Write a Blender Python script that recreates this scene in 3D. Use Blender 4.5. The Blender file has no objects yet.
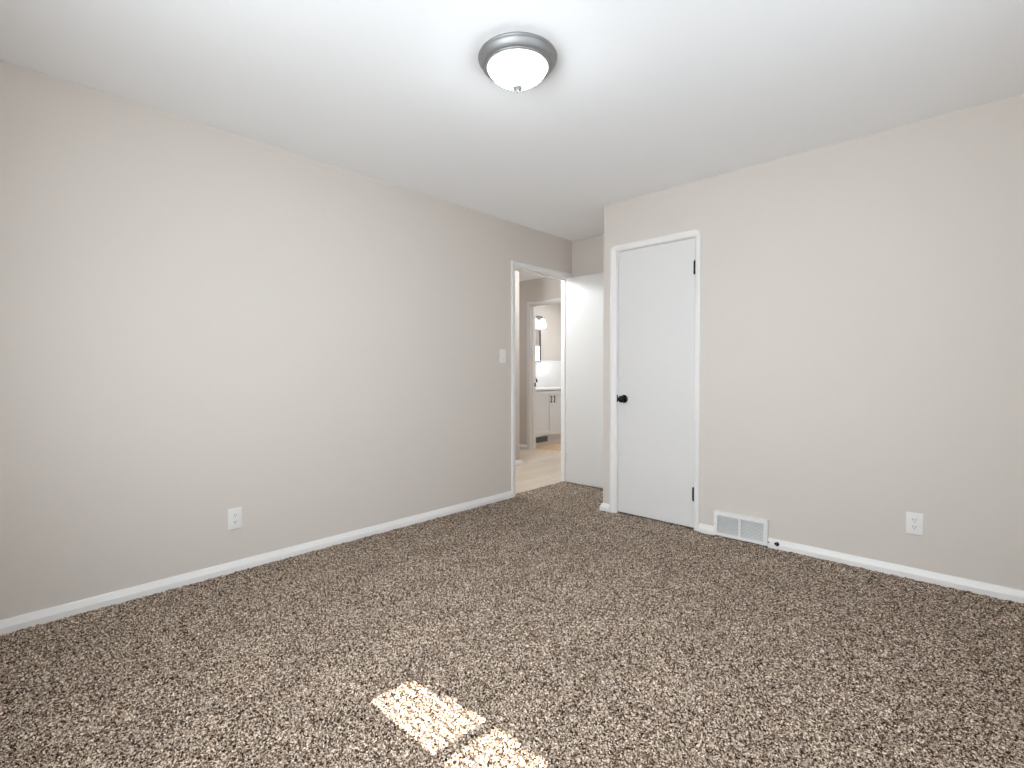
import bpy, bmesh, math, random
import numpy as np
from mathutils import Matrix, Vector

random.seed(7)
SC = bpy.context.scene
COL = SC.collection
R = math.radians

# ------------------------------------------------------------------ camera
H = 2.44                                    # ceiling height
CAM_H, YAW, PITCH, ROLL, FPX, PPY = 1.115, R(43.275), R(1.169), -0.0014, 499.83, 382.3
cd = bpy.data.cameras.new('camera')
cam = bpy.data.objects.new('camera', cd); COL.objects.link(cam)
cd.sensor_width = 36.0
cd.lens = FPX / 1024 * 36.0
cd.shift_y = (PPY - 384.0) / 1024.0
cd.clip_start = 0.02
_r = Vector((math.cos(YAW), math.sin(YAW), 0)); _h = Vector((-math.sin(YAW), math.cos(YAW), 0)); _z = Vector((0, 0, 1))
_f = _h * math.cos(PITCH) - _z * math.sin(PITCH); _u = _z * math.cos(PITCH) + _h * math.sin(PITCH)
_r2 = (_r * math.cos(ROLL) + _u * math.sin(ROLL)); _u2 = (_u * math.cos(ROLL) - _r * math.sin(ROLL))
M = Matrix((( _r2.x, _u2.x, -_f.x, 0), (_r2.y, _u2.y, -_f.y, 0), (_r2.z, _u2.z, -_f.z, CAM_H), (0, 0, 0, 1)))
cam.matrix_world = M
SC.camera = cam

# ------------------------------------------------------------------ colour, world, sun, daylight
SC.view_settings.view_transform = 'Standard'
SC.view_settings.look = 'None'
SC.view_settings.gamma = 1.0
SC.view_settings.use_curve_mapping = False
SC.view_settings.exposure = 0.10
SC.cycles.max_bounces = 12
SC.cycles.diffuse_bounces = 8
SC.cycles.use_denoising = True
SC.cycles.sample_clamp_indirect = 6.0

W = bpy.data.worlds.new('sky'); SC.world = W; W.use_nodes = True
bgn = W.node_tree.nodes['Background']
bgn.inputs[0].default_value = (0.62, 0.76, 1.0, 1); bgn.inputs[1].default_value = 1.0

SUN_EL = R(35.0)
SUN_DIR = Vector((0.05, 1.0, -math.tan(SUN_EL))).normalized()      # direction the light travels
sd = bpy.data.lights.new('sun', 'SUN'); sd.energy = 36.0; sd.angle = R(0.35); sd.color = (1.0, 0.95, 0.88)
sun = bpy.data.objects.new('sun', sd); COL.objects.link(sun)
sun.rotation_euler = SUN_DIR.to_track_quat('-Z', 'Y').to_euler(); sun.location = (-1, -6, 5)

def area(name, loc, direction, sx, sy, power, color=(1, 1, 1), spread=180):
    d = bpy.data.lights.new(name, 'AREA'); d.shape = 'RECTANGLE'; d.size = sx; d.size_y = sy
    d.energy = power; d.color = color; d.spread = R(spread)
    o = bpy.data.objects.new(name, d); COL.objects.link(o)
    o.location = loc
    o.rotation_euler = Vector(direction).to_track_quat('-Z', 'Y').to_euler()
    return o

# daylight lamp at the rear window; the next two are added fill lamps
area('rear_daylight_fill', (-1.20, -0.42, 1.50), (-0.24, 1, -0.10), 0.80, 1.05, 36, (0.85, 0.94, 1.0), 150)
area('rear_daylight_fill', (-0.12, -0.42, 1.50), (-0.24, 1, -0.10), 0.62, 1.05, 22, (0.85, 0.94, 1.0), 150)  # added lamp at the added second rear window, brightens the right wall
area('side_fill', (0.40, 1.50, 1.50), (-1, 0.1, 0.25), 1.10, 1.05, 9, (0.85, 0.94, 1.0))  # added lamp at the added side window, brightens the left wall
# hall ceiling light, then added fill lamps for hall and bathroom
def globe(name, loc, power, color, rad=0.08):
    d = bpy.data.lights.new(name, 'POINT'); d.energy = power; d.color = color; d.shadow_soft_size = rad
    o = bpy.data.objects.new(name, d); COL.objects.link(o); o.location = loc
globe('hall_ceiling_light', (-3.60, 3.35, 2.20), 44, (0.85, 0.94, 1.0))
globe('hall_corner_fill', (-3.50, 4.42, 2.22), 4, (0.88, 0.95, 1.0), 0.06)  # small added lamp that brightens the strip of wall at the hall corner
area('hall_side_fill', (-5.9, 4.9, 1.5), (1, 0, 0), 0.8, 1.0, 5, (0.90, 0.95, 1.0))  # added lamp with no window behind it, brightens the hall
area('bathroom_fill', (-4.3, 6.4, 2.41), (0, 0, -1), 0.40, 0.40, 17, (0.86, 0.94, 1.0))  # added lamp without a fixture, brightens the bathroom and its jamb

# ------------------------------------------------------------------ materials
def srgb(r, g, b):
    f = lambda c: (c / 255 / 12.92) if c / 255 <= 0.04045 else ((c / 255 + 0.055) / 1.055) ** 2.4
    return (f(r), f(g), f(b), 1.0)

def mat(name, col, rough=0.5, metal=0.0, emit=None, estr=0.0, spec=0.5):
    m = bpy.data.materials.new(name); m.use_nodes = True
    b = m.node_tree.nodes['Principled BSDF']
    b.inputs['Base Color'].default_value = col
    b.inputs['Roughness'].default_value = rough
    b.inputs['Metallic'].default_value = metal
    b.inputs['Specular IOR Level'].default_value = spec
    if emit:
        b.inputs['Emission Color'].default_value = emit; b.inputs['Emission Strength'].default_value = estr
    return m

def add_bump(m, scale, strength, dist, detail=3):
    nt = m.node_tree; N = nt.nodes; L = nt.links
    tc = N.new('ShaderNodeTexCoord'); nz = N.new('ShaderNodeTexNoise'); bp = N.new('ShaderNodeBump')
    nz.inputs['Scale'].default_value = scale; nz.inputs['Detail'].default_value = detail
    bp.inputs['Strength'].default_value = strength; bp.inputs['Distance'].default_value = dist
    L.new(tc.outputs['Object'], nz.inputs['Vector']); L.new(nz.outputs['Fac'], bp.inputs['Height'])
    L.new(bp.outputs['Normal'], N['Principled BSDF'].inputs['Normal'])
    return m

M_WALL = add_bump(mat('greige_paint', srgb(205, 197, 189), 0.75, spec=0.25), 60, 0.08, 0.004)
M_CEIL = add_bump(mat('ceiling_paint', srgb(246, 246, 247), 0.9, spec=0.1), 90, 0.08, 0.004)
M_TRIM = mat('white_trim_paint', srgb(225, 222, 219), 0.38)
M_DOOR = add_bump(mat('white_door_paint', srgb(214, 211, 208), 0.42), 9, 0.03, 0.01)
M_PLATE = mat('white_plastic', srgb(226, 223, 220), 0.3)
M_DARK = mat('dark_slot', srgb(40, 40, 40), 0.6)
M_BLACK = mat('matte_black_metal', srgb(6, 6, 6), 0.3, 0.0, spec=0.22)
M_SATIN = mat('painted_hinge', srgb(196, 194, 196), 0.35, 0.3)
M_SCREW = mat('screw_metal', srgb(190, 190, 190), 0.3, 0.6)
M_VENT = mat('vent_enamel', srgb(224, 222, 220), 0.35)
M_VENTIN = mat('vent_inside', srgb(120, 122, 125), 0.7)
M_CAB = mat('vanity_paint', srgb(222, 224, 226), 0.4)
M_TOP = mat('countertop', srgb(240, 240, 240), 0.2)
def bowl_mat():
    m = mat('frosted_glass', srgb(250, 250, 250), 0.3, emit=(0.86, 0.94, 1, 1), estr=1.0)
    nt = m.node_tree; N = nt.nodes; L = nt.links
    tc = N.new('ShaderNodeTexCoord'); sx = N.new('ShaderNodeSeparateXYZ'); mr = N.new('ShaderNodeMapRange')
    mr.inputs['From Min'].default_value = -0.060; mr.inputs['From Max'].default_value = -0.115
    mr.inputs['To Min'].default_value = 6.0; mr.inputs['To Max'].default_value = 125.0
    L.new(tc.outputs['Object'], sx.inputs[0]); L.new(sx.outputs['Z'], mr.inputs['Value'])
    L.new(mr.outputs['Result'], N['Principled BSDF'].inputs['Emission Strength'])
    return m
M_GLASSW = bowl_mat()
M_GLASSB = mat('bath_frosted_glass', srgb(250, 250, 250), 0.3, emit=(0.9, 0.95, 1, 1), estr=8.0)
M_MIRROR = mat('mirror_silver', (0.92, 0.92, 0.92, 1), 0.02, 1.0)
M_GREY = mat('register_grey', srgb(150, 152, 155), 0.4, 0.3)
M_BLOCKER = mat('blocker_metal', srgb(214, 214, 210), 0.5)  # for the added sun-blocking sheets

def brushed():
    m = mat('brushed_nickel', srgb(164, 164, 164), 0.4, 1.0)
    nt = m.node_tree; N = nt.nodes; L = nt.links
    tc = N.new('ShaderNodeTexCoord'); mp = N.new('ShaderNodeMapping'); nz = N.new('ShaderNodeTexNoise')
    rp = N.new('ShaderNodeMapRange')
    mp.inputs['Scale'].default_value = (6, 6, 400)
    nz.inputs['Scale'].default_value = 4
    rp.inputs['To Min'].default_value = 0.5; rp.inputs['To Max'].default_value = 0.62
    L.new(tc.outputs['Object'], mp.inputs['Vector']); L.new(mp.outputs['Vector'], nz.inputs['Vector'])
    L.new(nz.outputs['Fac'], rp.inputs['Value']); L.new(rp.outputs['Result'], N['Principled BSDF'].inputs['Roughness'])
    return m
M_NICKEL = brushed()

def carpet_mat():
    m = mat('carpet', (0.2, 0.15, 0.12, 1), 1.0, spec=0.0)
    nt = m.node_tree; N = nt.nodes; L = nt.links; b = N['Principled BSDF']
    tc = N.new('ShaderNodeTexCoord')
    nz = N.new('ShaderNodeTexNoise'); nz.inputs['Scale'].default_value = 120; nz.inputs['Detail'].default_value = 2
    mixv = N.new('ShaderNodeMixRGB'); mixv.inputs[0].default_value = 0.012
    L.new(tc.outputs['Object'], nz.inputs['Vector'])
    L.new(tc.outputs['Object'], mixv.inputs[1]); L.new(nz.outputs['Color'], mixv.inputs[2])
    vo = N.new('ShaderNodeTexVoronoi'); vo.inputs['Scale'].default_value = 232
    L.new(mixv.outputs[0], vo.inputs['Vector'])
    sep = N.new('ShaderNodeSeparateColor'); L.new(vo.outputs['Color'], sep.inputs[0])
    rp = N.new('ShaderNodeValToRGB')
    cr = rp.color_ramp
    cr.elements[0].position = 0.0; cr.elements[0].color = srgb(22, 13, 7)
    cr.elements[1].position = 1.0; cr.elements[1].color = srgb(248, 232, 214)
    for p, c in ((0.24, (70, 52, 38)), (0.5, (141, 121, 104)), (0.78, (194, 175, 157))):
        e = cr.elements.new(p); e.color = srgb(*c)
    L.new(sep.outputs[0], rp.inputs['Fac'])
    big = N.new('ShaderNodeTexNoise'); big.inputs['Scale'].default_value = 5.0; big.inputs['Detail'].default_value = 4
    L.new(tc.outputs['Object'], big.inputs['Vector'])
    mr = N.new('ShaderNodeMapRange'); mr.inputs['From Min'].default_value = 0.3; mr.inputs['From Max'].default_value = 0.7
    mr.inputs['To Min'].default_value = 0.90; mr.inputs['To Max'].default_value = 1.08
    L.new(big.outputs['Fac'], mr.inputs['Value'])
    mul = N.new('ShaderNodeVectorMath'); mul.operation = 'SCALE'
    L.new(rp.outputs['Color'], mul.inputs[0]); L.new(mr.outputs['Result'], mul.inputs['Scale'])
    L.new(mul.outputs['Vector'], b.inputs['Base Color'])
    bp = N.new('ShaderNodeBump'); bp.inputs['Strength'].default_value = 0.8; bp.inputs['Distance'].default_value = 0.006
    L.new(sep.outputs[1], bp.inputs['Height']); L.new(bp.outputs['Normal'], b.inputs['Normal'])
    return m
M_CARPET = carpet_mat()

def wood_mat(name, base, dark, light):
    m = mat(name, base, 0.38)
    nt = m.node_tree; N = nt.nodes; L = nt.links; b = N['Principled BSDF']
    tc = N.new('ShaderNodeTexCoord')
    mp = N.new('ShaderNodeMapping'); mp.inputs['Rotation'].default_value = (0, 0, R(90))
    br = N.new('ShaderNodeTexBrick'); br.inputs['Scale'].default_value = 1.0
    br.inputs['Brick Width'].default_value = 1.2; br.inputs['Row Height'].default_value = 0.15
    br.inputs['Mortar Size'].default_value = 0.0012; br.offset = 0.37
    br.inputs['Color1'].default_value = base; br.inputs['Color2'].default_value = light; br.inputs['Mortar'].default_value = dark
    L.new(tc.outputs['Object'], mp.inputs['Vector']); L.new(mp.outputs['Vector'], br.inputs['Vector'])
    mp2 = N.new('ShaderNodeMapping'); mp2.inputs['Scale'].default_value = (18, 1.2, 1)
    nz = N.new('ShaderNodeTexNoise'); nz.inputs['Scale'].default_value = 2.2; nz.inputs['Detail'].default_value = 6
    L.new(tc.outputs['Object'], mp2.inputs['Vector']); L.new(mp2.outputs['Vector'], nz.inputs['Vector'])
    mx = N.new('ShaderNodeMixRGB'); mx.blend_type = 'MULTIPLY'
    rp = N.new('ShaderNodeValToRGB'); rp.color_ramp.elements[0].position = 0.3; rp.color_ramp.elements[0].color = (0.78, 0.74, 0.68, 1)
    rp.color_ramp.elements[1].position = 0.7; rp.color_ramp.elements[1].color = (1, 1, 1, 1)
    mx.inputs[0].default_value = 0.7
    L.new(nz.outputs['Fac'], rp.inputs['Fac']); L.new(br.outputs['Color'], mx.inputs[1]); L.new(rp.outputs['Color'], mx.inputs[2])
    L.new(mx.outputs[0], b.inputs['Base Color'])
    return m
M_OAK = wood_mat('light_oak_plank', srgb(204, 188, 169), srgb(148, 128, 106), srgb(216, 203, 187))
M_OAK_WARMLIT = wood_mat('oak_plank_warm_lit', srgb(206, 174, 138), srgb(150, 116, 84), srgb(214, 184, 150))  # same oak as the hall, with warm bathroom light put into the colour

def tile_mat():
    m = mat('white_tile', srgb(236, 236, 236), 0.15)
    nt = m.node_tree; N = nt.nodes; L = nt.links; b = N['Principled BSDF']
    tc = N.new('ShaderNodeTexCoord'); mp = N.new('ShaderNodeMapping'); mp.inputs['Rotation'].default_value = (R(90), 0, R(90))
    br = N.new('ShaderNodeTexBrick'); br.inputs['Scale'].default_value = 1; br.inputs['Brick Width'].default_value = 0.108
    br.inputs['Row Height'].default_value = 0.108; br.offset = 0; br.inputs['Mortar Size'].default_value = 0.0012
    br.inputs['Color1'].default_value = srgb(236, 236, 236); br.inputs['Color2'].default_value = srgb(234, 234, 234)
    br.inputs['Mortar'].default_value = srgb(222, 222, 222)
    sx = N.new('ShaderNodeSeparateXYZ'); cx = N.new('ShaderNodeCombineXYZ')
    L.new(tc.outputs['Object'], sx.inputs[0]); L.new(sx.outputs['Y'], cx.inputs['X']); L.new(sx.outputs['Z'], cx.inputs['Y'])
    L.new(cx.outputs[0], br.inputs['Vector']); L.new(br.outputs['Color'], b.inputs['Base Color'])
    return m
M_TILE = tile_mat()

def pane_mat():
    m = bpy.data.materials.new('window_glass'); m.use_nodes = True
    nt = m.node_tree; N = nt.nodes; L = nt.links; N.clear()
    out = N.new('ShaderNodeOutputMaterial'); mx = N.new('ShaderNodeMixShader'); tr = N.new('ShaderNodeBsdfTransparent')
    gl = N.new('ShaderNodeBsdfGlossy'); gl.inputs['Roughness'].default_value = 0.02
    mx.inputs[0].default_value = 0.08
    L.new(tr.outputs[0], mx.inputs[1]); L.new(gl.outputs[0], mx.inputs[2]); L.new(mx.outputs[0], out.inputs['Surface'])
    return m
M_PANE = pane_mat()

# ------------------------------------------------------------------ mesh helpers
def box(bm, x0, x1, y0, y1, z0, z1, bev=0.0, seg=2):
    vs = [bm.verts.new((x, y, z)) for z in (z0, z1) for y in (y0, y1) for x in (x0, x1)]
    fs = [bm.faces.new([vs[i] for i in q]) for q in ((0, 2, 3, 1), (4, 5, 7, 6), (0, 1, 5, 4), (2, 6, 7, 3), (0, 4, 6, 2), (1, 3, 7, 5))]
    if bev > 0:
        es = list({e for f in fs for e in f.edges})
        bmesh.ops.bevel(bm, geom=es, offset=bev, segments=seg, affect='EDGES', profile=0.5)

def lathe(bm, prof, n=48, mtx=None, cap0=True, cap1=True):
    """prof: list of (radius, z) revolved about z; mtx places it"""
    mtx = mtx or Matrix.Identity(4)
    rings = []
    for r, z in prof:
        if r < 1e-6:
            rings.append([bm.verts.new(mtx @ Vector((0, 0, z)))])
        else:
            rings.append([bm.verts.new(mtx @ Vector((r * math.cos(2 * math.pi * k / n), r * math.sin(2 * math.pi * k / n), z))) for k in range(n)])
    for a, b in zip(rings, rings[1:]):
        for k in range(n):
            k2 = (k + 1) % n
            if len(a) == 1 and len(b) == 1: continue
            if len(a) == 1: bm.faces.new((a[0], b[k2], b[k]))
            elif len(b) == 1: bm.faces.new((a[k], a[k2], b[0]))
            else: bm.faces.new((a[k], a[k2], b[k2], b[k]))
    if cap0 and len(rings[0]) > 1: bm.faces.new(rings[0][::-1])
    if cap1 and len(rings[-1]) > 1: bm.faces.new(rings[-1])

def tube(bm, pts, rad, n=12):
    pts = [Vector(p) for p in pts]
    rings = []
    up = Vector((0, 0, 1))
    for i, p in enumerate(pts):
        t = (pts[min(i + 1, len(pts) - 1)] - pts[max(i - 1, 0)]).normalized()
        a = t.cross(up)
        if a.length < 1e-3: a = t.cross(Vector((0, 1, 0)))
        a.normalize(); b = t.cross(a).normalized()
        r = rad[i] if isinstance(rad, (list, tuple)) else rad
        rings.append([bm.verts.new(p + (a * math.cos(2 * math.pi * k / n) + b * math.sin(2 * math.pi * k / n)) * r) for k in range(n)])
    for a, b in zip(rings, rings[1:]):
        for k in range(n):
            bm.faces.new((a[k], a[(k + 1) % n], b[(k + 1) % n], b[k]))
    bm.faces.new(rings[0][::-1]); bm.faces.new(rings[-1])

def sweep(bm, path, prof):
    """path: xy points on a wall face; prof: (out, z) with out to the RIGHT of travel; mitred corners"""
    P = [Vector((p[0], p[1])) for p in path]
    secs = []
    for i, p in enumerate(P):
        d0 = (P[i] - P[i - 1]).normalized() if i > 0 else None
        d1 = (P[i + 1] - P[i]).normalized() if i < len(P) - 1 else None
        n0 = Vector((d0.y, -d0.x)) if d0 else None
        n1 = Vector((d1.y, -d1.x)) if d1 else None
        if n0 is None: n = n1; k = 1
        elif n1 is None: n = n0; k = 1
        else:
            n = (n0 + n1).normalized(); k = 1 / max(0.2, n.dot(n0))
        secs.append([bm.verts.new((p.x + n.x * o * k, p.y + n.y * o * k, z)) for o, z in prof])
    m = len(prof)
    for a, b in zip(secs, secs[1:]):
        for j in range(m):
            bm.faces.new((a[j], a[(j + 1) % m], b[(j + 1) % m], b[j]))
    bm.faces.new(secs[0]); bm.faces.new(secs[-1][::-1])

def obj(name, bm, m, parent=None, smooth=False, angle=35):
    bmesh.ops.recalc_face_normals(bm, faces=bm.faces[:])
    me = bpy.data.meshes.new(name); bm.to_mesh(me); bm.free()
    me.materials.append(m)
    if smooth:
        for p in me.polygons: p.use_smooth = True
        try: me.set_sharp_from_angle(angle=R(angle))
        except Exception: pass
    o = bpy.data.objects.new(name, me); COL.objects.link(o)
    if parent: o.parent = parent
    return o

def tag(o, label, cat, group=None, kind=None):
    o['label'] = label; o['category'] = cat
    if group: o['group'] = group
    if kind: o['kind'] = kind
    return o

def thing(name, label, cat, loc=(0, 0, 0), rz=0.0, group=None, kind=None):
    o = bpy.data.objects.new(name, None); COL.objects.link(o)
    o.location = loc; o.rotation_euler = (0, 0, rz); o.empty_display_size = 0.1
    return tag(o, label, cat, group, kind)

def boxes(name, lst, m, parent=None, bev=0.0):
    bm = bmesh.new()
    for b in lst: box(bm, *b, bev=bev)
    return obj(name, bm, m, parent)

# ------------------------------------------------------------------ setting: dimensions
XL, YR, XC, YA = -3.044, 3.429, -2.22, 4.118          # left wall face, right wall face, closet corner, alcove back
XS, YB = 0.42, -0.45                                  # side and rear wall faces
T = 0.10
DY0, DY1, DZ = 3.272, 4.075, 2.057                     # entry opening between jambs
CX0, CX1, CZ = -2.090, -1.468, 2.055                  # closet opening between jambs
XH, YHC, YE = -4.055, 4.437, 5.42                      # hall opposite wall, its corner, hall end wall
BX0, BX1, BZ = -4.742, -4.062, 2.068                  # bathroom opening
YBT = YE + 0.12                                       # bathroom side of that wall
XV = -5.35                                            # vanity wall
YF = 7.3                                              # bathroom far wall
JT = 0.018                                            # jamb board thickness

def struct(o, label, cat): return tag(o, label, cat, kind='structure')

struct(boxes('wall_left', [
    (XL - T, XL, YB - T, DY0 - JT, 0, H), (XL - T, XL, DY1 + JT, YA + T, 0, H), (XL - T, XL, DY0 - JT, DY1 + JT, DZ + JT, H)],
    M_WALL), 'long greige bedroom wall with the entry doorway at its far end', 'wall')
struct(boxes('wall_right', [
    (XC, CX0 - JT, YR, YR + T, 0, H), (CX1 + JT, XS + T, YR, YR + T, 0, H), (CX0 - JT, CX1 + JT, YR, YR + T, CZ + JT, H)],
    M_WALL), 'greige wall holding the narrow closet door and the floor vent', 'wall')
struct(boxes('wall_closet', [(XC, XC + T, YR + T, YA, 0, H)], M_WALL), 'short return wall of the closet beside the entry alcove', 'wall')
struct(boxes('wall_alcove', [(XL, XS + T, YA, YA + T, 0, H)], M_WALL), 'greige wall at the back of the entry alcove behind the open door', 'wall')
# rear and side walls carry the windows (behind the camera)
W1 = (-1.600, -0.800, 0.912, 2.02)      # rear window opening x0 x1 z0 z1
W3 = (-0.45, 0.21, 0.912, 2.02)    # second rear window, added for more light
W2 = (0.95, 2.05, 0.98, 2.03)        # side window added for its light, opening y0 y1 z0 z1
struct(boxes('wall_rear', [
    (XL, W1[0], YB - T, YB, 0, H), (W1[1], W3[0], YB - T, YB, 0, H), (W3[1], XS + T, YB - T, YB, 0, H), (W3[0], W3[1], YB - T, YB, 0, W3[2]), (W3[0], W3[1], YB - T, YB, W3[3], H),
    (W1[0], W1[1], YB - T, YB, 0, W1[2]), (W1[0], W1[1], YB - T, YB, W1[3], H)], M_WALL), 'greige rear bedroom wall with a double window', 'wall')
struct(boxes('wall_side', [
    (XS, XS + T, YB, W2[0], 0, H), (XS, XS + T, W2[1], YR, 0, H),
    (XS, XS + T, W2[0], W2[1], 0, W2[2]), (XS, XS + T, W2[0], W2[1], W2[3], H)], M_WALL), 'greige side bedroom wall with an added window', 'wall')
struct(boxes('wall_hall_opposite', [(XH - T, XH, 1.4, YHC, 0, H), (-6.2, XH - T, YHC - T, YHC, 0, H), (XH, XL - T, 1.3, 1.4, 0, H)],
    M_WALL), 'hallway wall opposite the bedroom doorway, ending at an outside corner', 'wall')
struct(boxes('wall_hall_end', [
    (-6.2, BX0 - JT, YE, YBT, 0, H), (BX1 + JT, XL, YE, YBT, 0, H), (BX0 - JT, BX1 + JT, YE, YBT, BZ + JT, H),
    (-6.3, -6.2, YHC - T, YBT, 0, H), (XL - T, XL, YA + T, YE, 0, H)], M_WALL), 'greige hallway end wall around the bathroom doorway', 'wall')
struct(boxes('wall_bathroom', [(XV - T, XV, YBT, YF, 0, H), (XV - T, XL, YF, YF + T, 0, H), (XL - T, XL, YBT, YF, 0, H)],
    M_WALL), 'beige bathroom wall behind the vanity', 'wall')
struct(boxes('ceiling', [(-6.3, XS + T, YB - T, YF + T, H, H + 0.1)], M_CEIL), 'smooth white ceiling', 'ceiling')

# carpet: a fine heightfield of tufts
def carpet():
    step = 0.0048
    x0, x1, y0, y1 = XL - 0.052, XS, YB, YA
    nx = int((x1 - x0) / step) + 1; ny = int((y1 - y0) / step) + 1
    rng = np.random.default_rng(3)
    gx, gy = np.meshgrid(np.linspace(x0, x1, nx), np.linspace(y0, y1, ny))
    jx = rng.uniform(-0.3, 0.3, gx.shape) * step; jy = rng.uniform(-0.3, 0.3, gx.shape) * step
    jx[:, 0] = jx[:, -1] = 0; jy[0] = jy[-1] = 0
    z = rng.normal(0, 0.0028, gx.shape)
    k = rng.normal(0, 1, (ny // 8 + 2, nx // 8 + 2))
    z += 0.0012 * np.repeat(np.repeat(k, 8, 0), 8, 1)[:ny, :nx]
    z = np.clip(z, -0.006, 0.006)
    co = np.stack([gx + jx, gy + jy, z], -1).reshape(-1, 3).astype(np.float32)
    idx = np.arange(nx * ny).reshape(ny, nx)
    q = np.stack([idx[:-1, :-1], idx[:-1, 1:], idx[1:, 1:], idx[1:, :-1]], -1).reshape(-1, 4)
    # leave out what lies under the walls and past the entry doorway's sides
    cx = co[q].mean(1)
    keep = ~((cx[:, 0] > XC + T) & (cx[:, 1] > YR + 0.25))
    keep &= ~((cx[:, 0] < XL - 0.004) & ((cx[:, 1] < DY0 + 0.0) | (cx[:, 1] > DY1)))
    q = q[keep]
    me = bpy.data.meshes.new('floor')
    me.vertices.add(len(co)); me.vertices.foreach_set('co', co.ravel())
    n = len(q)
    me.loops.add(n * 4); me.loops.foreach_set('vertex_index', q.ravel().astype(np.int32))
    me.polygons.add(n); me.polygons.foreach_set('loop_start', np.arange(0, n * 4, 4, dtype=np.int32))
    me.update(calc_edges=True)
    me.materials.append(M_CARPET)
    o = bpy.data.objects.new('floor', me); COL.objects.link(o)
    return o
struct(carpet(), 'speckled brown and taupe carpet covering the bedroom floor', 'floor')
struct(boxes('floor_hall', [(-6.2, XL - 0.05, 1.4, 5.50, -0.05, -0.004)], M_OAK), 'pale oak plank floor of the hallway', 'floor')
struct(boxes('floor_bathroom', [(XV, XL - T, 5.50, YF, -0.05, -0.004)], M_OAK_WARMLIT), 'oak plank floor of the bathroom, warm light put into its colour', 'floor')
bm = bmesh.new(); box(bm, BX0, BX1, 5.485, 5.525, -0.006, 0.005, bev=0.003)
struct(obj('trim_1', bm, mat('oak_strip', srgb(226, 206, 182), 0.4)), 'oak threshold strip across the bathroom doorway', 'threshold')

# baseboards
BB = [(0, -0.01), (0.020, -0.01), (0.020, 0.028), (0.017, 0.034), (0.009, 0.053), (0.005, 0.057), (0, 0.058)]
def baseboard(name, paths, label, thick=1.0):
    bm = bmesh.new()
    for p in paths: sweep(bm, p, [(o * thick, z) for o, z in BB])
    return struct(obj(name, bm, M_TRIM), label, 'baseboard')
EC0, EC1, ECZ = 3.221, 4.115, 2.106             # entry casing outer edges
KX0, KX1, KZ = -2.152, -1.430, 2.105                  # closet casing outer edges
VX0, VX1, VZ = -1.319, -0.980, 0.171                  # vent
baseboard('baseboard_left', [[(XL, YB), (XL, EC0)]], 'white baseboard along the long greige wall')
baseboard('baseboard_right', [[(KX1, YR), (VX0, YR)], [(VX1, YR), (XS, YR)]], 'white baseboard on both sides of the floor vent')
baseboard('baseboard_closet', [[(XC, YA), (XC, YR), (KX0, YR)]], 'white baseboard wrapping the closet corner')
baseboard('baseboard_rear', [[(XS, YR), (XS, YB), (XL, YB)]], 'white baseboard under the windows')
baseboard('baseboard_hall', [[(XH - 1.9, YHC), (XH, YHC), (XH, 1.4)][::-1], [(-6.2, YE), (BX0 - 0.053, YE)]], 'white baseboard along the hallway walls', 1.7)

# ------------------------------------------------------------------ door casings
def casing_bm(u0, u1, w0, w1, top, rad, prof, n=6):
    """U-shaped casing in (u, z), outer edges u0..u1 and top; leg widths w0/w1; prof: (t 0 outer..1 inner, depth)"""
    wt = (w0 + w1) / 2
    outer = [(u0, -0.005), (u0, 0.9)]
    inner = [(u0 + w0, -0.005), (u0 + w0, 0.9)]
    for k in range(n + 1):
        a = math.pi - k / n * math.pi / 2
        outer.append((u0 + rad + rad * math.cos(a), top - rad + rad * math.sin(a))); inner.append((u0 + w0, top - wt))
    for k in range(n + 1):
        a = math.pi / 2 - k / n * math.pi / 2
        outer.append((u1 - rad + rad * math.cos(a), top - rad + rad * math.sin(a))); inner.append((u1 - w1, top - wt))
    outer += [(u1, 0.9), (u1, -0.005)]; inner += [(u1 - w1, 0.9), (u1 - w1, -0.005)]
    bm = bmesh.new(); secs = []
    for (a, b), (c, d) in zip(outer, inner):
        secs.append([bm.verts.new((a + (c - a) * t, -dep, b + (d - b) * t)) for t, dep in prof])
    m = len(prof)
    for A, B in zip(secs, secs[1:]):
        for j in range(m - 1):
            bm.faces.new((A[j], A[j + 1], B[j + 1], B[j]))
    bmesh.ops.remove_doubles(bm, verts=bm.verts[:], dist=1e-5)
    return bm
CPROF = [(0, 0), (0, 0.010), (0.08, 0.014), (0.22, 0.016), (0.45, 0.016), (0.6, 0.0135), (0.85, 0.011), (0.96, 0.0095), (1, 0.007), (1, 0)]

def face_trim(name, u0, u1, w0, w1, top, rad, loc, rz, label):
    o = obj(name, casing_bm(u0, u1, w0, w1, top, rad, CPROF), M_TRIM, smooth=True, angle=40)
    o.location = loc; o.rotation_euler = (0, 0, rz)
    return struct(o, label, 'door casing')
# entry casing lies on the left wall (local x -> world y, local -y -> world +x)
face_trim('trim_2', EC0, EC1, 0.046, 0.036, ECZ, 0.014, (XL, 0, 0), R(90), 'white casing around the open bedroom doorway')
face_trim('trim_3', KX0, KX1, 0.054, 0.036, KZ, 0.042, (0, YR, 0), 0, 'white round-cornered casing around the closet door')
face_trim('trim_4', BX0 - 0.053, BX1 + 0.053, 0.048, 0.048, BZ + 0.053, 0.016, (0, YE, 0), 0, 'white casing around the bathroom doorway in the hall')
# hall-side casing of the entry (seen edge-on from the room)
o = obj('trim_5', casing_bm(-EC1, -(DY0 - 0.055), 0.034, 0.047, ECZ, 0.014, CPROF), M_TRIM, smooth=True, angle=40)
o.location = (XL - T, 0, 0); o.rotation_euler = (0, 0, R(-90)); struct(o, 'white casing on the hall side of the bedroom doorway', 'door casing')

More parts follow.
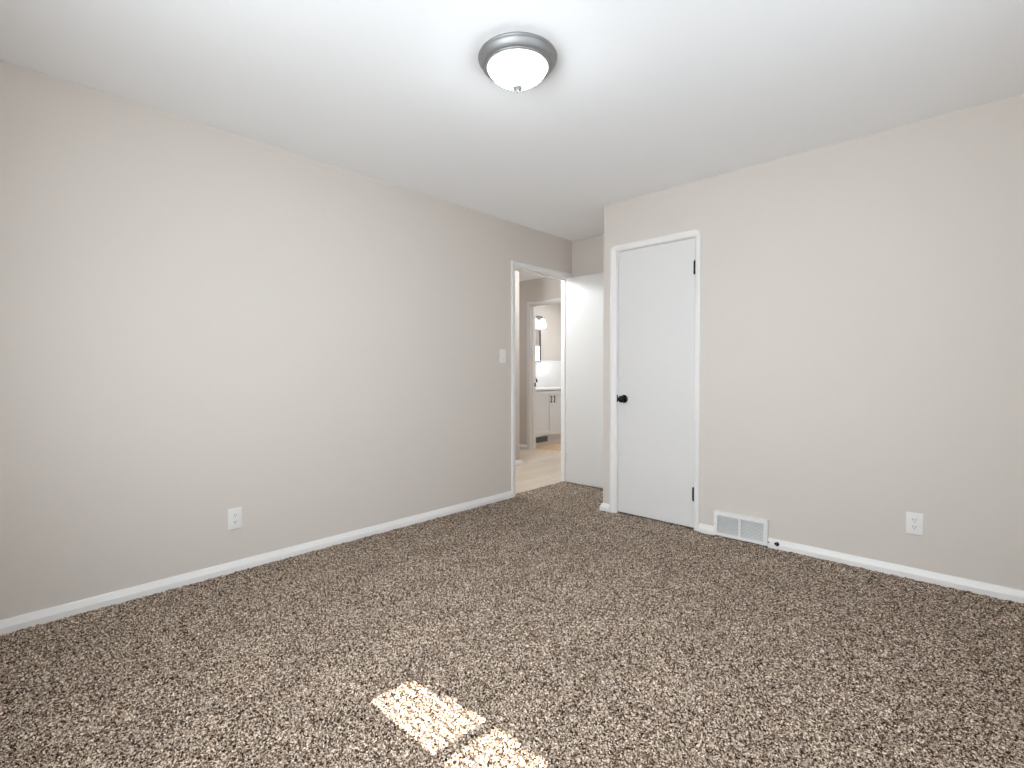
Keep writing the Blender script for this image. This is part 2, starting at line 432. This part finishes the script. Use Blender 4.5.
def jamb_boxes(a0, a1, z1, d0, d1, s0, s1, sw=0.011):
    """in (u, v): boards lining an opening; stop strip between depths s0..s1"""
    return [(a0 - JT, a0, d0, d1, -0.01, z1 + JT), (a1, a1 + JT, d0, d1, -0.01, z1 + JT), (a0, a1, d0, d1, z1, z1 + JT),
            (a0, a0 + sw, s0, s1, -0.01, z1), (a1 - sw, a1, s0, s1, -0.01, z1), (a0 + sw, a1 - sw, s0, s1, z1 - sw, z1)]
def uv_x(lst): return [(v0, v1, u0, u1, z0, z1) for u0, u1, v0, v1, z0, z1 in lst]
jt = struct(boxes('trim_6', uv_x(jamb_boxes(DY0, DY1, DZ, XL - T, XL, XL - 0.085, XL - 0.048)), M_TRIM), 'white jamb lining the bedroom doorway', 'door jamb')
boxes('strike_plate', [(XL - 0.040, XL + 0.0015, DY0 - 0.001, DY0 + 0.0015, 0.890, 0.955), (XL - 0.001, XL + 0.0025, DY0 - 0.006, DY0 + 0.002, 0.893, 0.950)], M_BLACK, jt)['label'] = 'black strike plate'
for z0 in (0.21, 1.805):
    boxes('hinge_leaf', [(XL - 0.036, XL + 0.002, DY1 - 0.002, DY1 + 0.001, z0, z0 + 0.09)], M_SATIN, jt)
struct(boxes('trim_7', jamb_boxes(CX0, CX1, CZ, YR, YR + T, YR + 0.045, YR + 0.08), M_TRIM), 'white jamb lining the closet doorway', 'door jamb')
jb = struct(boxes('trim_8', jamb_boxes(BX0, BX1, BZ, YE, YBT, YE + 0.045, YE + 0.08), M_TRIM), 'white jamb lining the bathroom doorway', 'door jamb')
boxes('strike_plate', [(BX0 - 0.001, BX0 + 0.003, YBT - 0.030, YBT + 0.002, 0.900, 0.958)], M_BLACK, jb)['label'] = 'black strike plate'

# ------------------------------------------------------------------ doors
def knob(parent, loc, axis):
    """door knob with rosette; axis: outward direction in the parent's space"""
    q = Vector(axis).to_track_quat('Z', 'Y').to_matrix().to_4x4()
    mt = Matrix.Translation(loc) @ q
    bm = bmesh.new(); lathe(bm, [(0.030, 0), (0.032, 0.002), (0.031, 0.006), (0.026, 0.010), (0.014, 0.012), (0.0, 0.0125)], 36, mt)
    rs = obj('rosette', bm, M_BLACK, parent, smooth=True)
    bm = bmesh.new(); lathe(bm, [(0.010, 0.010), (0.010, 0.030), (0.013, 0.035), (0.0215, 0.039), (0.0255, 0.046), (0.0260, 0.052), (0.023, 0.059), (0.016, 0.064), (0.0, 0.0655)], 36, mt)
    obj('knob', bm, M_BLACK, parent, smooth=True)

# bedroom door, swung open along the alcove's back wall
d1 = thing('door_1', 'white flush bedroom door standing open against the alcove wall', 'door', (XL + 0.008, 4.020, 0), kind='structure')
bm = bmesh.new(); box(bm, 0, 0.775, 0, 0.035, 0.012, 2.049, bev=0.002)
obj('door_slab', bm, M_DOOR, d1)
knob(d1, (0.70, 0, 0.92), (0, -1, 0)); knob(d1, (0.70, 0.035, 0.92), (0, 1, 0))
for z0 in (0.21, 1.805):
    bm = bmesh.new(); lathe(bm, [(0.0055, z0), (0.0055, z0 + 0.09)], 14, Matrix.Translation((-0.004, 0.044, 0)))
    obj('hinge_knuckle', bm, M_SATIN, d1, smooth=True)

# closet door, closed
d2 = thing('door_2', 'closed white flush closet door with black knob and two black hinges', 'door', (CX0 + 0.003, YR + 0.003, 0), kind='structure')
DW = CX1 - CX0 - 0.006
bm = bmesh.new(); box(bm, 0, DW, 0, 0.035, 0.014, CZ - 0.003, bev=0.002)
obj('door_slab', bm, M_DOOR, d2)
knob(d2, (0.057, 0, 0.905), (0, -1, 0))
bm = bmesh.new(); box(bm, -0.0080, -0.0015, -0.0045, 0.004, 0.880, 0.935, bev=0.0005)
obj('latch_plate', bm, M_BLACK, d2)['label'] = 'black latch plate'
for z0 in (0.207, 1.798):
    bm = bmesh.new()
    mt = Matrix.Translation((DW + 0.001, -0.008, 0))
    for k in range(3): lathe(bm, [(0.0062, z0 + k * 0.031), (0.0062, z0 + k * 0.031 + 0.0302)], 16, mt)
    lathe(bm, [(0.004, z0 - 0.004), (0.0045, z0), (0.0045, z0 + 0.093), (0.004, z0 + 0.097)], 12, mt)
    box(bm, DW - 0.012, DW + 0.014, -0.003, 0.001, z0, z0 + 0.0925)
    obj('hinge', bm, M_BLACK, d2, smooth=True)['label'] = 'black hinge'

# ------------------------------------------------------------------ ceiling light
LX, LY = -1.445, 1.572
lt = thing('ceiling_light', 'round flush ceiling light with brushed nickel rim and lit frosted bowl', 'ceiling light', (LX, LY, H))
bm = bmesh.new()
lathe(bm, [(0.150, 0), (0.164, -0.001), (0.1665, -0.006), (0.165, -0.012), (0.161, -0.015), (0.158, -0.020), (0.1515, -0.032), (0.1475, -0.035), (0.1475, -0.038), (0.1440, -0.0405), (0.1395, -0.0415), (0.1385, -0.0440), (0.1350, -0.0465),
           (0.1300, -0.0470), (0.1270, -0.0455), (0.1255, -0.040), (0.12, -0.02), (0.12, -0.002)], 96, cap0=True, cap1=True)
obj('rim', bm, M_NICKEL, lt, smooth=True, angle=25)['label'] = 'brushed nickel rim'
bm = bmesh.new()
prof = []
for k in range(19):
    a = k / 18 * math.pi / 2
    prof.append((0.1265 * (1 - (k / 18) ** 1.8) ** 0.86 if k < 18 else 0.0, -0.040 - 0.084 * (k / 18)))
lathe(bm, prof, 96, cap0=True)
obj('glass_bowl', bm, M_GLASSW, lt, smooth=True, angle=60)['label'] = 'glowing frosted glass bowl'
bm = bmesh.new()
lathe(bm, [(0.0, -0.120), (0.018, -0.1225), (0.0225, -0.125), (0.020, -0.1285), (0.009, -0.129), (0.005, -0.133), (0.0045, -0.137), (0.006, -0.140), (0.0045, -0.144), (0.0, -0.145)], 32)
obj('finial', bm, mat('satin_nickel', srgb(205, 205, 205), 0.5, 0.5), lt, smooth=True)['label'] = 'nickel finial'

# ------------------------------------------------------------------ outlets and switch (local: x along the wall, -y out, origin at plate centre)
def plate_bm(w, h, t=0.006, bev=0.0025):
    bm = bmesh.new(); box(bm, -w / 2, w / 2, -t, 0, -h / 2, h / 2, bev=bev, seg=3); return bm
def outlet(label, loc, rz):
    t = thing('wall_outlet', label, 'outlet', loc, rz)
    obj('cover_plate', plate_bm(0.074, 0.118), M_PLATE, t, smooth=True)
    for s in (-1, 1):
        bm = bmesh.new()
        z = s * 0.0195
        n = 28; ring = []
        for k in range(n):
            a = 2 * math.pi * k / n
            ring.append((0.0172 * math.cos(a), max(-0.0135, min(0.0135, 0.0172 * math.sin(a)))))
        a_ = [bm.verts.new((x, -0.0055, z + y)) for x, y in ring]; b_ = [bm.verts.new((x * 0.96, -0.0082, z + y * 0.96)) for x, y in ring]
        for k in range(n): bm.faces.new((a_[k], a_[(k + 1) % n], b_[(k + 1) % n], b_[k]))
        bm.faces.new(b_)
        rc = obj('receptacle', bm, M_PLATE, t, smooth=True)
        for sx, hh in ((-0.0063, 0.0085), (0.0063, 0.0070)):
            boxes('slot', [(sx - 0.0013, sx + 0.0013, -0.0087, -0.0075, z + 0.002 - hh / 2 + 0.0015, z + 0.002 + hh / 2 + 0.0015)], M_DARK, rc)
        bm = bmesh.new(); lathe(bm, [(0.0024, 0.0075), (0.0024, 0.0086)], 12, Matrix.Translation((0, 0, z - 0.0075)) @ Matrix.Rotation(R(90), 4, 'X'))
        obj('ground_hole', bm, M_DARK, rc)
    bm = bmesh.new(); lathe(bm, [(0.0033, 0.0055), (0.0033, 0.0068), (0.0, 0.0072)], 14, Matrix.Rotation(R(90), 4, 'X'))
    obj('screw', bm, M_PLATE, t, smooth=True)
    return t
outlet('white duplex outlet low on the long greige wall opposite the closet', (XL, 0.964, 0.296), R(90))
outlet('white duplex outlet low on the wall beyond the floor vent', (-0.256, YR, 0.298), 0)

sw = thing('light_switch', 'white toggle light switch beside the bedroom doorway', 'light switch', (XL, 3.113, 1.254), R(90))
obj('cover_plate', plate_bm(0.074, 0.118), M_PLATE, sw, smooth=True)
bm = bmesh.new(); box(bm, -0.0055, 0.0055, -0.0075, -0.005, -0.0125, 0.0125, bev=0.0008); obj('toggle_slot', bm, M_PLATE, sw)
bm = bmesh.new()
v = [(-0.004, -0.006, -0.004), (0.004, -0.006, -0.004), (0.004, -0.006, 0.006), (-0.004, -0.006, 0.006), (-0.0032, -0.017, 0.004), (0.0032, -0.017, 0.004), (0.0032, -0.016, 0.010), (-0.0032, -0.016, 0.010)]
vs = [bm.verts.new(p) for p in v]
for q in ((0, 1, 2, 3), (4, 5, 6, 7), (0, 1, 5, 4), (1, 2, 6, 5), (2, 3, 7, 6), (3, 0, 4, 7)): bm.faces.new([vs[i] for i in q])
obj('toggle', bm, M_PLATE, sw)
for z in (-0.0302, 0.0302):
    bm = bmesh.new(); lathe(bm, [(0.0034, 0.0055), (0.0034, 0.0068), (0.0, 0.0074)], 14, Matrix.Translation((0, 0, z)) @ Matrix.Rotation(R(90), 4, 'X'))
    obj('screw', bm, M_SCREW, sw, smooth=True)

# ------------------------------------------------------------------ baseboard vent
vt = thing('floor_vent', 'white louvred baseboard air vent next to the closet door', 'vent', ((VX0 + VX1) / 2, YR, 0))
hw, vd = (VX1 - VX0) / 2, 0.030
def frame_bm():
    bm = bmesh.new()
    fw, z0, z1 = 0.024, 0.010, VZ
    for b in ((-hw, hw, z1 - fw, z1), (-hw, hw, z0, z0 + 0.020), (-hw, -hw + fw, z0 + 0.020, z1 - fw), (hw - fw, hw, z0 + 0.020, z1 - fw)):
        box(bm, b[0], b[1], -vd, -vd + 0.003, b[2], b[3])
    # returns to the wall
    box(bm, -hw, hw, -vd + 0.003, 0, z1 - 0.002, z1); box(bm, -hw, -hw + 0.002, -vd + 0.003, 0, z0, z1); box(bm, hw - 0.002, hw, -vd + 0.003, 0, z0, z1)
    return bm
obj('frame', frame_bm(), M_VENT, vt)
boxes('centre_bar', [(-0.008, 0.008, -vd - 0.001, -vd + 0.003, 0.026, VZ - 0.024)], M_VENT, vt)
boxes('damper_box', [(-hw + 0.003, hw - 0.003, -0.006, -0.001, 0.01, VZ - 0.004)], M_VENTIN, vt)
for x0, x1 in ((-hw + 0.024, -0.008), (0.008, hw - 0.024)):
    bm = bmesh.new(); n = 13
    for k in range(n):
        z = 0.028 + (VZ - 0.024 - 0.028) * (k + 0.5) / n
        vs = [bm.verts.new(p) for p in ((x0, -vd + 0.001, z - 0.0022), (x1, -vd + 0.001, z - 0.0022), (x1, -vd + 0.009, z + 0.0022), (x0, -vd + 0.009, z + 0.0022))]
        vs2 = [bm.verts.new(w.co + Vector((0, 0.0006, -0.0008))) for w in vs]
        bm.faces.new(vs); bm.faces.new(vs2[::-1])
        for i in range(4): bm.faces.new((vs[i], vs[(i + 1) % 4], vs2[(i + 1) % 4], vs2[i]))
    obj('louvre_grille', bm, M_VENT, vt)
for sx in (-hw + 0.009, hw - 0.009):
    bm = bmesh.new(); lathe(bm, [(0.0035, vd), (0.003, vd + 0.0015), (0, vd + 0.002)], 14, Matrix.Translation((sx, 0, VZ / 2)) @ Matrix.Rotation(R(90), 4, 'X'))
    obj('screw', bm, M_SCREW, vt, smooth=True)
bm = bmesh.new(); box(bm, 0.004, 0.014, -vd - 0.006, -vd, VZ - 0.030, VZ - 0.024, bev=0.001)
obj('damper_lever', bm, M_SCREW, vt)
bm = bmesh.new(); box(bm, hw - 0.001, hw + 0.010, -vd + 0.008, -vd + 0.013, 0.030, 0.036, bev=0.001)
obj('side_lever', bm, M_BLACK, vt)['label'] = 'small dark side lever'

# ------------------------------------------------------------------ door stop on the baseboard
ds = thing('door_stop', 'small black door stop sticking out of the baseboard beside the vent', 'door stop', (-0.926, YR - 0.018, 0.032))
mt = Matrix.Rotation(R(72), 4, 'X')
bm = bmesh.new(); lathe(bm, [(0.012, -0.004), (0.013, 0.002), (0.010, 0.008), (0.0, 0.006)], 20, mt); obj('base', bm, M_BLACK, ds, smooth=True)
bm = bmesh.new()
pr = [(0.0045, 0.004)]
for k in range(6): pr += [(0.0058, 0.006 + k * 0.0035), (0.0045, 0.0078 + k * 0.0035)]
lathe(bm, pr, 16, mt); obj('spring', bm, M_BLACK, ds, smooth=True)
bm = bmesh.new(); lathe(bm, [(0.0, 0.026), (0.0065, 0.026), (0.0078, 0.030), (0.0078, 0.038), (0.006, 0.042), (0.0, 0.043)], 20, mt); obj('rubber_tip', bm, M_BLACK, ds, smooth=True)

# ------------------------------------------------------------------ bathroom
struct(boxes('wall_tile', [(XV, XV + 0.008, YBT, YF, 0, 1.285)], M_TILE), 'white tiled lower part of the bathroom wall behind the vanity', 'tiled wall')
bm = bmesh.new(); sweep(bm, [(XV, YBT), (XV, YF)], [(0, 1.285), (0.012, 1.285), (0.014, 1.290), (0.012, 1.302), (0.004, 1.305), (0, 1.305)])
struct(obj('trim_9', bm, M_TILE), 'white bullnose cap on the bathroom tile', 'tile trim')

VF = -4.835                                            # vanity body front
VY0, VY1, VYC = 5.565, 6.445, 6.005
va = thing('bathroom_vanity', 'white shaker vanity cabinet with pale countertop seen through the bathroom doorway', 'vanity', ((XV + VF) / 2, VYC, 0))
hx = (VF - XV) / 2; hy = (VY1 - VY0) / 2
bm = bmesh.new()
box(bm, -hx + 0.012, hx, -hy, hy, 0.152, 0.834)
obj('body', bm, M_CAB, va)
boxes('toe_kick', [(-hx + 0.012, hx - 0.055, -hy, hy, -0.006, 0.152)], M_CAB, va)
boxes('base_strip', [(hx - 0.055, hx - 0.043, -hy, hy, -0.006, 0.035)], M_TRIM, va)
bm = bmesh.new(); box(bm, -hx + 0.012, hx + 0.030, -hy - 0.008, hy + 0.012, 0.838, 0.870, bev=0.004)
obj('countertop', bm, M_TOP, va)['label'] = 'pale countertop'
for s in (-1, 1):
    y0, y1 = (-hy + 0.012, -0.0005) if s < 0 else (0.0005, hy - 0.012)
    z0, z1, fw = 0.160, 0.822, 0.055
    bm = bmesh.new()
    for b in ((y0, y1, z1 - fw, z1), (y0, y1, z0, z0 + fw), (y0, y0 + fw, z0 + fw, z1 - fw), (y1 - fw, y1, z0 + fw, z1 - fw)):
        box(bm, hx + 0.001, hx + 0.021, b[0], b[1], b[2], b[3])
    box(bm, hx + 0.001, hx + 0.009, y0 + fw - 0.002, y1 - fw + 0.002, z0 + fw - 0.002, z1 - fw + 0.002)
    dr = obj('cabinet_door', bm, M_CAB, va)
    yc = s * 0.036
    bm = bmesh.new()
    box(bm, hx + 0.044, hx + 0.054, yc - 0.005, yc + 0.005, 0.645, 0.754, bev=0.0015)
    box(bm, hx + 0.020, hx + 0.046, yc - 0.004, yc + 0.004, 0.657, 0.665); box(bm, hx + 0.020, hx + 0.046, yc - 0.004, yc + 0.004, 0.733, 0.741)
    obj('handle', bm, M_BLACK, dr)['label'] = 'black bar handle'
# register set in the toe kick
rg = thing('floor_register', 'grey metal register set into the toe kick of the vanity', 'register', (VF - 0.055 + 0.012, 5.835, 0.045))
bm = bmesh.new()
for b in ((-0.15, 0.15, 0.078, 0.088), (-0.15, 0.15, 0.0, 0.010), (-0.15, -0.138, 0.010, 0.078), (0.138, 0.15, 0.010, 0.078)):
    box(bm, -0.012, 0.0, b[0], b[1], b[2], b[3])
obj('frame', bm, M_GREY, rg)
boxes('duct_opening', [(-0.0115, -0.008, -0.138, 0.138, 0.010, 0.078)], mat('duct_grey', srgb(70, 72, 75), 0.6), rg)
boxes('louvre', [(-0.009, -0.001, -0.138, 0.138, 0.018 + k * 0.0125, 0.0225 + k * 0.0125) for k in range(5)], M_GREY, rg)

fc = thing('faucet', 'black gooseneck faucet on the vanity countertop', 'faucet', (-5.245, 6.005, 0.870))
bm = bmesh.new(); lathe(bm, [(0.026, 0), (0.026, 0.006), (0.018, 0.012), (0.016, 0.04), (0.0, 0.04)], 24); obj('base', bm, M_BLACK, fc, smooth=True)
pts = [(0, 0, 0.03), (0, 0, 0.09)]
for k in range(1, 12):
    a = math.pi - k / 11 * math.pi * 0.92
    pts.append((0.065 + 0.065 * math.cos(a), 0, 0.09 + 0.065 * math.sin(a)))
pts.append((pts[-1][0] + 0.004, 0, pts[-1][2] - 0.020))
bm = bmesh.new(); tube(bm, pts, [0.012] * (len(pts) - 2) + [0.013, 0.0135], 14); obj('spout', bm, M_BLACK, fc, smooth=True)
bm = bmesh.new(); tube(bm, [(0, 0.015, 0.03), (0, 0.045, 0.034), (0, 0.075, 0.05)], [0.007, 0.006, 0.005], 10); obj('lever', bm, M_BLACK, fc, smooth=True)

mr = thing('wall_mirror', 'black framed mirror on the bathroom wall above the vanity', 'mirror', (XV, 6.005, 1.280))
my = 0.352
bm = bmesh.new()
for b in ((-my, my, 0.520, 0.530), (-my, my, 0.0, 0.010), (-my, -my + 0.010, 0.010, 0.520), (my - 0.010, my, 0.010, 0.520)):
    box(bm, 0.0, 0.022, b[0], b[1], b[2], b[3], bev=0.002)
obj('frame', bm, M_BLACK, mr)['label'] = 'thin dark frame'
boxes('glass', [(0.002, 0.010, -my + 0.014, my - 0.009, 0.009, 0.521)], M_MIRROR, mr)

vl = thing('vanity_light', 'lit three-globe vanity light above the bathroom mirror', 'wall light', (XV, 6.065, 2.005))
bm = bmesh.new(); box(bm, 0, 0.022, -0.30, 0.30, -0.035, 0.035, bev=0.006); obj('backplate', bm, M_NICKEL, vl, smooth=True)
for k in (-1, 0, 1):
    y = k * 0.205
    bm = bmesh.new(); tube(bm, [(0.02, y, 0), (0.09, y, 0.012), (0.125, y, 0.008), (0.13, y, -0.01)], 0.009, 10); obj('arm', bm, M_NICKEL, vl, smooth=True)
    bm = bmesh.new(); lathe(bm, [(0.0, 0.02), (0.020, 0.02), (0.038, 0.004), (0.040, -0.016), (0.030, -0.020), (0, -0.020)], 24, Matrix.Translation((0.13, y, -0.015))); obj('socket_cup', bm, M_NICKEL, vl, smooth=True)
    bm = bmesh.new(); lathe(bm, [(0.028, -0.034), (0.040, -0.050), (0.050, -0.085), (0.056, -0.130), (0.059, -0.165), (0.050, -0.168), (0.0, -0.160)], 28, Matrix.Translation((0.13, y, 0))); obj('glass_shade', bm, M_GLASSB, vl, smooth=True)

# ------------------------------------------------------------------ windows behind the camera
def window(name, label, loc, rz, w, z0, z1, mullion):
    """local: x along the wall, y into the wall (away from the room), origin at the opening's middle on the room face"""
    t = thing(name, label, 'window', loc, rz, kind='structure')
    b = [(-w / 2, -w / 2 + 0.03, 0.02, 0.10, z0, z1), (w / 2 - 0.03, w / 2, 0.02, 0.10, z0, z1), (-w / 2 + 0.03, w / 2 - 0.03, 0.02, 0.10, z0, z0 + 0.04),
         (-w / 2 + 0.03, w / 2 - 0.03, 0.02, 0.10, z1 - 0.04, z1)]
    if mullion: b.append((-mullion / 2, mullion / 2, 0.02, 0.10, z0 + 0.04, z1 - 0.04))
    boxes('window_frame', b, M_TRIM, t)
    boxes('window_pane', [(-w / 2 + 0.02, w / 2 - 0.02, 0.070, 0.074, z0 + 0.02, z1 - 0.02)], M_PANE, t)
    bm = bmesh.new(); box(bm, -w / 2 - 0.05, w / 2 + 0.05, -0.03, 0.02, z0 - 0.022, z0, bev=0.004); obj('window_sill', bm, M_TRIM, t)
    return t
window('window_1', 'white double window in the rear bedroom wall', ((W1[0] + W1[1]) / 2, YB, 0), R(180), W1[1] - W1[0], W1[2], W1[3], 0.042)
window('added_window_3', 'white narrow window added for light in the rear bedroom wall near the corner', ((W3[0] + W3[1]) / 2, YB, 0), R(180), W3[1] - W3[0], W3[2], W3[3], 0.0)
window('added_window_2', 'white window added for light in the side bedroom wall', (XS, (W2[0] + W2[1]) / 2, 0), R(-90), W2[1] - W2[0], W2[2], W2[3], 0.0)

# slatted blind lowered over the rear window, slats tilted up towards the sun
bl = thing('window_blind', 'white slatted blind lowered inside the rear window', 'blind', ((W1[0] + W1[1]) / 2, YB - 0.018, 0), 0)
bw = (W1[1] - W1[0]) / 2 - 0.01
bm = bmesh.new(); box(bm, -bw, bw, -0.014, 0.014, W1[3] - 0.03, W1[3] - 0.002, bev=0.002); obj('head_rail', bm, M_TRIM, bl)
bm = bmesh.new(); box(bm, -bw, bw, -0.012, 0.012, W1[2] + 0.004, W1[2] + 0.016, bev=0.002); obj('bottom_rail', bm, M_TRIM, bl)
bm = bmesh.new(); z = W1[2] + 0.034
while z < W1[3] - 0.04:
    sy, sz = 0.0118, 0.0118 * math.tan(R(22))
    box_pts = [(-bw, -sy, z + sz), (bw, -sy, z + sz), (bw, sy, z - sz), (-bw, sy, z - sz)]
    a_ = [bm.verts.new(q) for q in box_pts]; b_ = [bm.verts.new((q[0], q[1], q[2] - 0.0012)) for q in box_pts]
    bm.faces.new(a_); bm.faces.new(b_[::-1])
    for i in range(4): bm.faces.new((a_[i], a_[(i + 1) % 4], b_[(i + 1) % 4], b_[i]))
    z += 0.025
obj('slats', bm, M_TRIM, bl)
for x in (-bw * 0.6, bw * 0.6): boxes('ladder_cord', [(x - 0.0008, x + 0.0008, 0.0125, 0.0135, W1[2] + 0.01, W1[3] - 0.02)], M_TRIM, bl)

# added metal sheets outside the rear windows, unseen, blocking all but the lowest sun
def sunblocker(label, xc, hwid, drop):
    aw = thing('sunblocker_panel', label, 'sunblocker', (xc, YB - T, 0), 0)
    side_drop = 0.085  # lowers the edge sideways to trim the sun patch
    bm = bmesh.new(); n = int(hwid * 64); rows = []
    for k in range(n + 1):
        x = -hwid + 2 * hwid * k / n
        w = 0.008 * math.sin(k * math.pi / 2)
        rows.append([bm.verts.new(q) for q in ((x, -0.001, 2.20 + w), (x, -0.62, drop + w - side_drop * abs(x)), (x, -0.62, drop + w - 0.004 - side_drop * abs(x)), (x, -0.001, 2.196 + w))])
    for a, b in zip(rows, rows[1:]):
        for i in range(4): bm.faces.new((a[i], b[i], b[(i + 1) % 4], a[(i + 1) % 4]))
    bm.faces.new(rows[0]); bm.faces.new(rows[-1][::-1])
    obj('blocker_sheet', bm, M_BLOCKER, aw)
    for x in (-hwid + 0.02, hwid - 0.02):
        bm = bmesh.new(); tube(bm, [(x, -0.001, drop - 0.06), (x, -0.60, drop + 0.003 - side_drop * abs(x))], 0.008, 8); obj('bracket', bm, M_BLOCKER, aw)
sunblocker('added unseen ribbed metal awning outside over the double rear window', (W1[0] + W1[1]) / 2, 0.62, 1.594)
sunblocker('added unseen ribbed metal awning outside over the narrow corner window', (W3[0] + W3[1]) / 2, 0.46, 1.330)

# added glowing window on the bathroom far wall, placed to whiten the mirror's reflection
w4 = thing('added_window_4', 'added glowing bathroom window, placed to reflect in the mirror', 'window', (-4.52, YF - 0.03, 0), 0, kind='structure')
boxes('window_frame', [(-0.36, -0.32, 0, 0.03, 1.0, 1.64), (0.32, 0.36, 0, 0.03, 1.0, 1.64), (-0.32, 0.32, 0, 0.03, 1.0, 1.04), (-0.32, 0.32, 0, 0.03, 1.60, 1.64)], M_TRIM, w4)
boxes('window_pane', [(-0.32, 0.32, 0.012, 0.02, 1.04, 1.60)], mat('glowing_pane', srgb(240, 240, 240), 0.4, emit=(0.93, 0.97, 1, 1), estr=4.0), w4)
